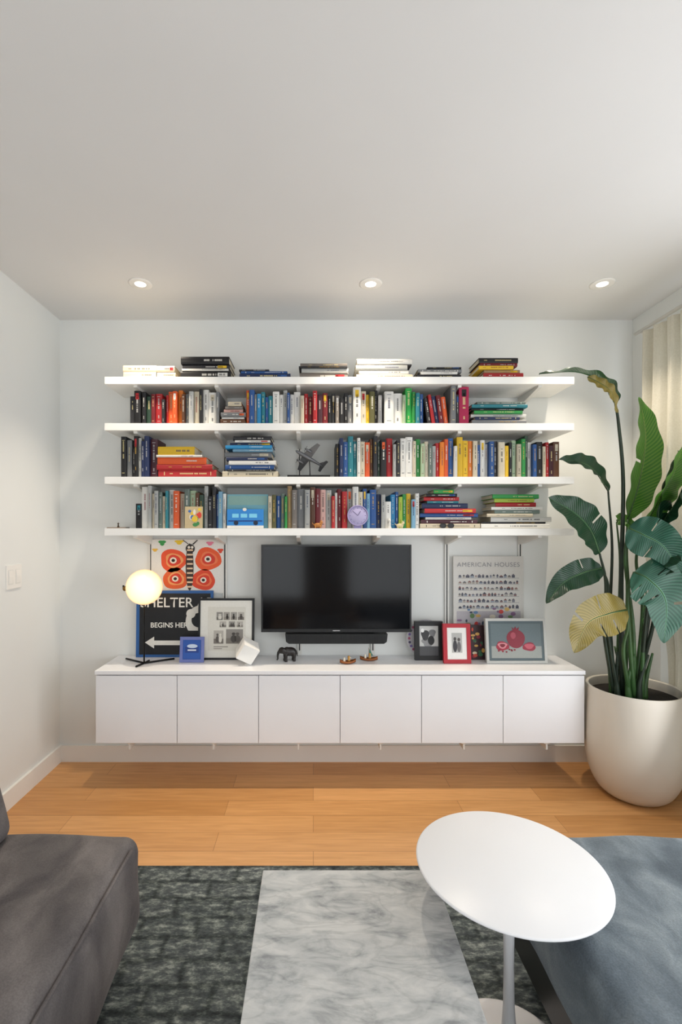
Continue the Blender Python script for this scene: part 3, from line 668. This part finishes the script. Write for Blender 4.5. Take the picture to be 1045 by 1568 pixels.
# ---------------- lamp ----------------
m_globe,nt,b=newmat('opal_glass')
b.inputs['Base Color'].default_value=H('#c9b596'); b.inputs['Roughness'].default_value=.25
lw=nt.nodes.new('ShaderNodeLayerWeight'); lw.inputs['Blend'].default_value=.4
cr=nt.nodes.new('ShaderNodeValToRGB'); cr.color_ramp.elements[0].color=(1,.80,.52,1); cr.color_ramp.elements[1].color=(.62,.25,.07,1)
nt.links.new(lw.outputs['Facing'],cr.inputs['Fac']); nt.links.new(cr.outputs['Color'],b.inputs['Emission Color']); b.inputs['Emission Strength'].default_value=1.5
m_brass=M_plain('brass','#8a6a34',.35,metal=.8,var=.1)
dl=2.66; gx,gz=PX(221,dl),PZ(899,dl); gr=27*dl/F
lroot=empty('globe_table_lamp',(gx,dl,ct))
mb=MB('glass_globe',[m_globe]); mb.ell((gx,dl,gz),(gr,gr,gr),0,seg=48,rg=32); g1=mb.done()
g1.visible_shadow=True
mb=MB('lamp_stand',[m_globe,m_blkmetal,m_brass])
mb.lathe([(0,0),(.014,0),(.014,.02),(.01,.026),(0,.026)],(0,0,0),20,2,None,Matrix.Translation((gx-gr*.93,dl,gz-.008))@Matrix.Rotation(-math.pi/2,4,'Y'))
sx=gx-gr-.018
mb.tube([(sx,dl,gz-.008),(sx,dl,gz+.01)],.005,10,1)
mb.tube([(gx-.001,dl,gz-gr+.004),(gx-.001,dl,ct+.006)],.0042,10,1)
mb.tube([(sx,dl,gz-.008),(gx-gr*.98,dl,gz-.008)],.0045,10,1)
mb.tube([(gx-.135,dl+.09,ct+.006),(gx,dl,ct+.006),(gx+.14,dl+.09,ct+.006)],.005,10,1)
mb.tube([(gx-.02,dl-.07,ct+.006),(gx,dl,ct+.006),(gx+.01,dl+.05,ct+.006)],.005,10,1)
g2=mb.done()
adopt(lroot,[g1,g2])
# the globe's own lamp: warm light radiated from the globe's surface
l=bpy.data.lights.new('globe_glow','POINT'); l.energy=5; l.color=(1,.66,.36); l.shadow_soft_size=gr*1.02
o=bpy.data.objects.new('globe_glow',l); o.location=(gx,dl,gz); bpy.context.collection.objects.link(o); adopt(lroot,[o])

# white faceted ornament (tilted cube)
mb=MB('tilted_cube_ornament',[m_shelf]); s=.047; d=2.66
R=Matrix.Rotation(math.radians(20),4,'Z')@Matrix.Rotation(math.radians(28),4,'Y')@Matrix.Rotation(math.radians(18),4,'X')
zmin=min((R@Vector((a,b,c)))[2] for a in(-s,s) for b in(-s,s) for c in (-s,s))
mb.box((-s,-s,-s),(s,s,s),0,None,R)
mb.lathe([(0,0),(.02,0),(.021,.003),(.012,.006),(.008,.02),(0,.02)],(0.004,0,zmin),20,0)
mb.done(loc=(PX(379,d),d,ct-zmin),bevel=.004,seg=3)

# elephant figurine
m_eleph=M_plain('ebony','#1f1a18',.35,var=.2,bs=80,bstr=.3)
mb=MB('elephant_figurine',[m_eleph]); d=2.72; ex=PX(442,d); s=.092
def E(c,r,M=None): mb.ell((c[0]*s,c[1]*s,c[2]*s),(r[0]*s,r[1]*s,r[2]*s),0,M=M,seg=20,rg=12)
E((.08,0,.58),(.42,.25,.27)); E((-.1,0,.62),(.26,.22,.25)); E((-.42,0,.68),(.2,.17,.2)); E((.3,0,.5),(.22,.22,.26))
E((-.33,.19,.65),(.13,.035,.18)); E((-.33,-.19,.65),(.13,.035,.18))
for (x,y) in ((-.2,.13),(-.18,-.13),(.32,.13),(.34,-.13)):
    mb.tube([(x*s,y*s,.5*s),(x*s,y*s,.2*s),((x-.01)*s,y*s,.0)],[.115*s,.085*s,.1*s],12)
mb.tube([Vector(p)*s for p in ((-.52,0,.68),(-.63,0,.55),(-.67,0,.36),(-.66,0,.18),(-.72,0,.1))],[.11*s,.085*s,.065*s,.05*s,.04*s],12)
mb.tube([Vector(p)*s for p in ((.5,0,.62),(.56,0,.45),(.55,0,.28))],[.03*s,.022*s,.03*s],8)
for y in (-.09,.09): mb.tube([Vector(p)*s for p in ((-.52,y,.58),(-.62,y*1.3,.5),(-.7,y*1.4,.5))],[.03*s,.022*s,.008*s],8)
o=mb.done(loc=(ex,d,ct),rot=(0,0,.25))
rm=o.modifiers.new('remesh','REMESH'); rm.mode='VOXEL'; rm.voxel_size=.0022; rm.use_smooth_shade=True
sm=o.modifiers.new('smooth','SMOOTH'); sm.iterations=3

# toy boats
def boat(px,py,L,h):
    d=2.66; m=MB('toy_boat',[m_col]); x=PX(px,d); c1=H('#9a5a2c'); c2=H('#c99a52'); c3=H('#efe6d4')
    n=14; rings=[]
    for i in range(n+1):
        t=i/n*2-1; w=.02*(1-abs(t)**2.4)+.0006; up=.012*abs(t)**2.5
        rings.append([m.bm.verts.new((t*L,yy*w,zz)) for yy,zz in ((-1,.017+up),(-.8,.008+up),(0,0.0+up*.8),(.8,.008+up),(1,.017+up),(.75,.013+up),(-.75,.013+up))])
    for i in range(n):
        for k in range(7): m._f([rings[i][k],rings[i][(k+1)%7],rings[i+1][(k+1)%7],rings[i+1][k]],0,c1,True)
    m._f(rings[0],0,c1); m._f(rings[-1],0,c1)
    m.lathe([(0,0),(.007,0),(.008,.008),(.005,.018),(.006,.02),(.0065,.026),(.004,.031),(0,.032)],(.006,0,.014),14,0,c2)
    m.lathe([(0,0),(.006,0),(.007,.007),(.004,.014),(.0055,.018),(.003,.023),(0,.024)],(-.02,0,.014),14,0,c3)
    m.tube([(.0,0,.012),(.0,0,h)],.0012,8,0,c1)
    m.prism([(.002,-.0006,.03),(.002,-.0006,h-.004),(.024,-.0006,.032)],(0,.0012,0),0,c3 if px<550 else H('#3a7a6a'))
    return m.done(loc=(x,d if px<550 else 2.72,ct),rot=(0,0,.15 if px<550 else -.1))
boat(533,1005,.045,.045); boat(567,1000,.05,.075)

# ---------------- light switch ----------------
mb=MB('light_switch',[m_trim,m_metalw]); yc,zc=2.405,PZ(883,2.405)
mb.box((XL+.0005,yc-.06,zc-.058),(XL+.006,yc+.06,zc+.058))
for dy in (-.029,.029):
    mb.box((XL+.006,yc+dy-.019,zc-.036),(XL+.0075,yc+dy+.019,zc+.036),1)
    mb.prism([(XL+.0075,yc+dy-.016,zc-.033),(XL+.010,yc+dy-.016,zc),(XL+.0085,yc+dy-.016,zc+.033),(XL+.0075,yc+dy-.016,zc+.033)],(0,.032,0),0)
mb.done(bevel=.0015)

# ---------------- planter & plant ----------------
pc=(1.656,2.495)
proot=empty('potted_bird_of_paradise',(pc[0],pc[1],0))
mb=MB('ceramic_planter',[m_pot,m_soil])
prof=[(0,0),(.10,0),(.135,.008),(.17,.04),(.20,.10),(.219,.18),(.226,.26),(.225,.36),(.221,.46),(.217,.545),(.214,.552),(.206,.552),(.203,.545),(.204,.50)]
pr=spline([(r,0,z) for r,z in prof],90)
mb.lathe([(max(0,p.x),max(0,p.z)) for p in pr],(pc[0],pc[1],0),72,0)
mb.lathe([(.205,.505),(.15,.512),(.08,.508),(0,.515)],(pc[0],pc[1],0),40,1)
pot=mb.done()
mb=MB('foliage',[m_leafD,m_leafG,m_leafT,m_leafY,m_stem,m_stemd])
def leaf(pts,hw,side,mi,fold=.25,splits=(),n=48,m=6,asym=1,wave=.006,droop=0):
    C_=spline(pts,n); side=Vector(side); rows=[]; sd=random.Random(int(pts[0][0]*1000))
    ph=sd.random()*6
    for i,c in enumerate(C_):
        t=i/n; T_=(C_[min(i+1,n)]-C_[max(i-1,0)]).normalized()
        S=(side-T_*side.dot(T_)).normalized(); N=T_.cross(S)
        if N.y>0: N=-N
        w=hw*max(.012,math.sin(math.pi*min(1,(t**.74)))**.66) 
        rw=[]
        for j in range(-m,m+1):
            s_=j/m; ww=w*(asym if s_>0 else 1)
            p=c+S*(s_*ww*math.cos(fold))+N*(abs(s_)*ww*math.sin(fold))+N*(wave*abs(s_)*math.sin(9*t*math.pi+ph+s_))
            p.z-=droop*abs(s_)**2*ww
            rw.append((mb.bm.verts.new(p),s_,t))
        rows.append(rw)
    for i in range(n):
        for j in range(2*m):
            sm_=(abs(rows[i][j][1]+rows[i][j+1][1])/2)
            cut=False
            for (si,sgn,dep) in splits:
                if i==si and sm_>dep and (rows[i][j][1]+rows[i][j+1][1])*sgn>0: cut=True
            if cut: continue
            q=[rows[i][j],rows[i][j+1],rows[i+1][j+1],rows[i+1][j]]
            f=mb._f([a[0] for a in q],mi,None,True)
            if f:
                for l,a in zip(f.loops,q): l[mb.uv].uv=(a[1],a[2])
def stem(pts,r0,r1,mi=4):
    s_=spline(pts,24); mb.tube(s_,[r0+(r1-r0)*i/24 for i in range(25)],10,mi)
def pt(px,py,d): return P(px,py,d)
base=lambda dx,dy:(pc[0]-.03+dx,pc[1]+dy,.505)
LV=[
 ((-.03,.0),[(952,900,2.47),(955,740,2.45),(948,650,2.43)],[(943,618,2.42),(925,588,2.40),(885,570,2.38),(826,573,2.36)],.072,(.1,1,.3),0,.3,[(20,1,.4)],.010),
 ((-.02,.01),[(955,900,2.46),(958,740,2.44),(950,670,2.42)],[(900,577,2.36),(922,588,2.35),(938,602,2.34),(946,632,2.34)],.030,(.5,.2,.8),3,.2,[],.004),
 ((.0,.03),[(962,920,2.5),(960,850,2.5)],[(962,795,2.48),(980,735,2.46),(989,670,2.45),(980,608,2.44)],.105,(1,.35,.05),1,.3,[(22,-1,.3)],.010),
 ((.05,.02),[(985,930,2.48),(975,860,2.42)],[(985,812,2.38),(1010,765,2.32),(1032,725,2.28),(1050,670,2.24)],.10,(.9,.4,.3),1,.25,[],.009),
 ((-.05,.03),[(935,950,2.53),(938,840,2.5)],[(932,752,2.48),(912,722,2.46),(890,708,2.44),(856,704,2.42)],.06,(.35,.6,.8),0,.35,[],.008),
 ((-.06,-.02),[(930,960,2.45),(928,890,2.43)],[(919,848,2.40),(905,812,2.38),(880,785,2.36),(840,762,2.34)],.10,(.5,.3,.8),0,.2,[(18,1,.4)],.009),
 ((-.07,.0),[(925,960,2.45),(932,900,2.43)],[(922,870,2.42),(897,876,2.40),(864,892,2.38),(837,924,2.36)],.07,(.3,.4,.85),0,.25,[(16,1,.4)],.008),
 ((-.02,-.05),[(955,1000,2.40),(962,960,2.36)],[(960,934,2.33),(932,940,2.30),(900,955,2.28),(880,1000,2.27)],.10,(.35,-.2,-.9),3,.15,[(14,1,.3),(24,1,.25),(32,-1,.3),(20,-1,.4)],.009),
 ((.0,-.05),[(965,980,2.40),(962,910,2.34)],[(972,876,2.30),(995,888,2.26),(1020,920,2.24),(1018,985,2.24)],.125,(.9,-.1,.35),2,.12,[(14,-1,.3),(20,-1,.25),(27,-1,.2),(33,1,.25),(17,1,.35)],.010),
 ((.02,-.02),[(970,960,2.42),(958,860,2.38)],[(963,808,2.34),(988,820,2.30),(1018,838,2.26),(1045,880,2.24)],.10,(.25,-.1,.95),2,.25,[(18,1,.4),(25,-1,.3)],.009),
 ((.05,.05),[(992,960,2.48),(998,870,2.42)],[(1008,815,2.38),(1022,790,2.32),(1038,765,2.28),(1050,735,2.25)],.09,(.6,.2,.8),0,.3,[],.009),
 ((.04,-.02),[(985,1000,2.42),(992,930,2.36)],[(1000,885,2.32),(1015,860,2.28),(1032,845,2.26),(1050,842,2.24)],.075,(.3,.3,.9),0,.3,[],.009),
 ((.03,-.06),[(985,1010,2.42),(985,985,2.42)],[(985,965,2.42),(987,940,2.41),(990,915,2.4),(988,900,2.4)],.012,(1,0,0),1,.8,[],.010),
 ((-.02,.06),[(948,950,2.55),(950,860,2.54)],[(945,800,2.52),(950,796,2.5),(962,800,2.48),(975,812,2.46)],.035,(.2,.2,.9),1,.3,[],.007),
 ((.06,.04),[(1000,960,2.46),(1008,900,2.40)],[(1012,860,2.36),(1008,800,2.34),(1018,740,2.32),(1040,690,2.28)],.07,(.8,.5,.1),0,.35,[(20,1,.3)],.009),
]
for (bo,mids,lp,hw,side,mi,fold,spl,r) in LV:
    lp=[pt(*q) for q in lp]
    if r>.005:
        pts=[base(*bo)]+[pt(*q) for q in mids]+[lp[0]]
        stem(pts,r*1.25,r*.55,4 if mi in (1,3,2) else 5)
    leaf(lp,hw,side,mi,fold,spl)
    sp=spline(lp,16); mb.tube(sp,[r*.5*(1-i/18) for i in range(17)],6,4)
for k in range(9):
    a_=k*.7; x=pc[0]-.03+.07*math.cos(a_); y=pc[1]+.07*math.sin(a_)
    mb.tube(spline([(x,y,.50),(x+.01*math.cos(a_),y,.60),(x+.035*math.cos(a_+1),y+.02*math.sin(a_),.74)],8),[.017-.0015*i for i in range(9)],8,5 if k%2 else 4)
fol=mb.done(recalc=False)
adopt(proot,[pot,fol])

# ---------------- curtain ----------------
mb=MB('linen_curtain',[m_curt,m_metalw]); ny=160; nz=44; g=[]
y0c,y1c=1.95,2.66; ztop=2.44
for i in range(nz+1):
    z=ztop-(ztop-.02)*i/nz; rw=[]
    for j in range(ny+1):
        u=j/ny; uu=u+.018*math.sin(u*13+z*.9)+.012*math.sin(u*29+1-z*.6); y=y0c+(y1c-y0c)*u
        A=.018+.012*(i/nz)
        x=1.81+A*(math.sin(uu*2*math.pi*7)+.35*math.sin(uu*2*math.pi*16+z))+.004*math.sin(u*40+z*5)
        push=max(0,min(1,(1.45-z)/.8)); push=.13*push*push*(3-2*push)
        x+=push
        rw.append(mb.bm.verts.new((x,y,z)))
    g.append(rw)
for i in range(nz):
    for j in range(ny): mb._f([g[i][j],g[i][j+1],g[i+1][j+1],g[i+1][j]],0,None,True)
mb.tube([(1.80,-.4,2.455),(1.80,2.70,2.455)],.009,10,1)
mb.box((1.80-.006,2.66,2.45),(XR-.001,2.675,2.46),1)
mb.box((1.80-.006,-.38,2.45),(XR-.001,-.365,2.46),1)
mb.done(recalc=False)

# ---------------- rug, tables, sofas ----------------
mb=MB('area_rug',[m_rug]); mb.box((-1.44,-.95,0.0005),(1.66,1.945,.012)); mb.done(bevel=.004)
mt=.40
mb=MB('marble_coffee_table',[m_marble,m_lacq])
mb.box((PX(403,1.366),.02,mt-.03),(PX(664,1.366),1.366,mt))
a0,a1=PX(403,1.366)+.03,PX(664,1.366)-.03
for y in (.12,1.24):
    for x in (a0,a1-.03): mb.box((x,y,.012),(x+.03,y+.03,mt-.03),1)
    mb.box((a0+.03,y,mt-.06),(a1-.03,y+.03,mt-.03),1)
for x in (a0,a1-.03): mb.box((x,.15,mt-.06),(x+.03,1.24,mt-.03),1)
mb.done(bevel=.002)
tx,ty,tz=.405*1.22,1.22,.52
mb=MB('tulip_side_table',[m_lacq])
R=.229
mb.lathe([(0,tz),(R-.004,tz),(R,tz-.002),(R,tz-.005),(R-.012,tz-.014),(R-.03,tz-.017),(.06,tz-.018),(.045,tz-.024),(.026,tz-.045),(.017,tz-.09),(.0135,tz-.16),(.0125,.26),(.014,.16),(.018,.10),(.028,.062),(.05,.040),(.085,.028),(.13,.021),(.165,.017),(.17,.0145),(.17,.012),(0,.012)],(tx,ty,0),96)
mb.done()
# left sofa
mb=MB('taupe_sofa',[m_velL,m_blk])
soft_box(mb,(-1.455,-.9,.13),(-.535,1.52,.42),.05,0,n=40,puff=.012,nz=.016,nsc=4)
soft_box(mb,(-1.475,-.9,.13),(-1.12,1.50,.70),.07,0,n=34,puff=.02,nz=.012,nsc=3)
soft_box(mb,(-1.20,.6,.415),(-.915,1.50,.74),.05,0,n=30,puff=.01,nz=.012,nsc=4,shear=-.22)
soft_box(mb,(-1.20,-.88,.415),(-.915,.59,.74),.05,0,n=30,puff=.01,nz=.012,nsc=4,shear=-.22)
pp=[Vector((-.542,-.84+2.28*k/40,.404)) for k in range(41)]
pp=[p+Vector((1,0,1)).normalized()*noise.noise(p*4)*.012 for p in pp]
mb.tube(pp,.005,8,0)
for x in (-1.38,-.62):
    for y in (-.7,1.4): mb.tube([(x,y,.16),(x,y,.012)],[.022,.016],12,1)
mb.done()
mb=MB('blue_grey_daybed',[m_velR,m_blk])
soft_box(mb,(.59,-.9,.20),(1.75,1.512,.42),.045,0,n=40,puff=.014,nz=.014,nsc=4)
mb.box((.61,-.88,.10),(1.73,1.49,.215),1)
for x in (.70,1.6):
    for y in (-.7,1.38): mb.tube([(x,y,.12),(x,y,.012)],[.022,.016],12,1)
mb.done()

# ---------------- lights ----------------
w=bpy.data.worlds.new('daylight'); sc.world=w; w.use_nodes=True
bg=w.node_tree.nodes['Background']; bg.inputs[0].default_value=(.85,.93,1,1); bg.inputs[1].default_value=1.2
def area(name,loc,rot,sx,sy,e,col):
    l=bpy.data.lights.new(name,'AREA'); l.shape='RECTANGLE'; l.size=sx; l.size_y=sy; l.energy=e; l.color=col
    o=bpy.data.objects.new(name,l); o.location=loc; o.rotation_euler=rot; bpy.context.collection.objects.link(o); return o
for i,(u0,u1) in enumerate(RW):
    area('window_daylight',((u0+u1)/2,YR+.03,1.3),(math.radians(90),0,0),u1-u0,2.0,18,(.94,.975,1))
# daylight entering the side window, incl. light bounced up from the ground outside
area('window_daylight',(XR+.10,.9,1.1),(0,math.radians(114),0),1.9,2.5,38,(.98,.985,1))
cam=bpy.data.cameras.new('camera'); co=bpy.data.objects.new('camera',cam); bpy.context.collection.objects.link(co)
co.location=(0,0,CH); co.rotation_euler=(math.pi/2,0,0)
cam.sensor_fit='VERTICAL'; cam.sensor_height=36; cam.lens=F/1568*36; cam.shift_x=42.5/1568; cam.shift_y=28/1568; cam.clip_start=.02
sc.camera=co
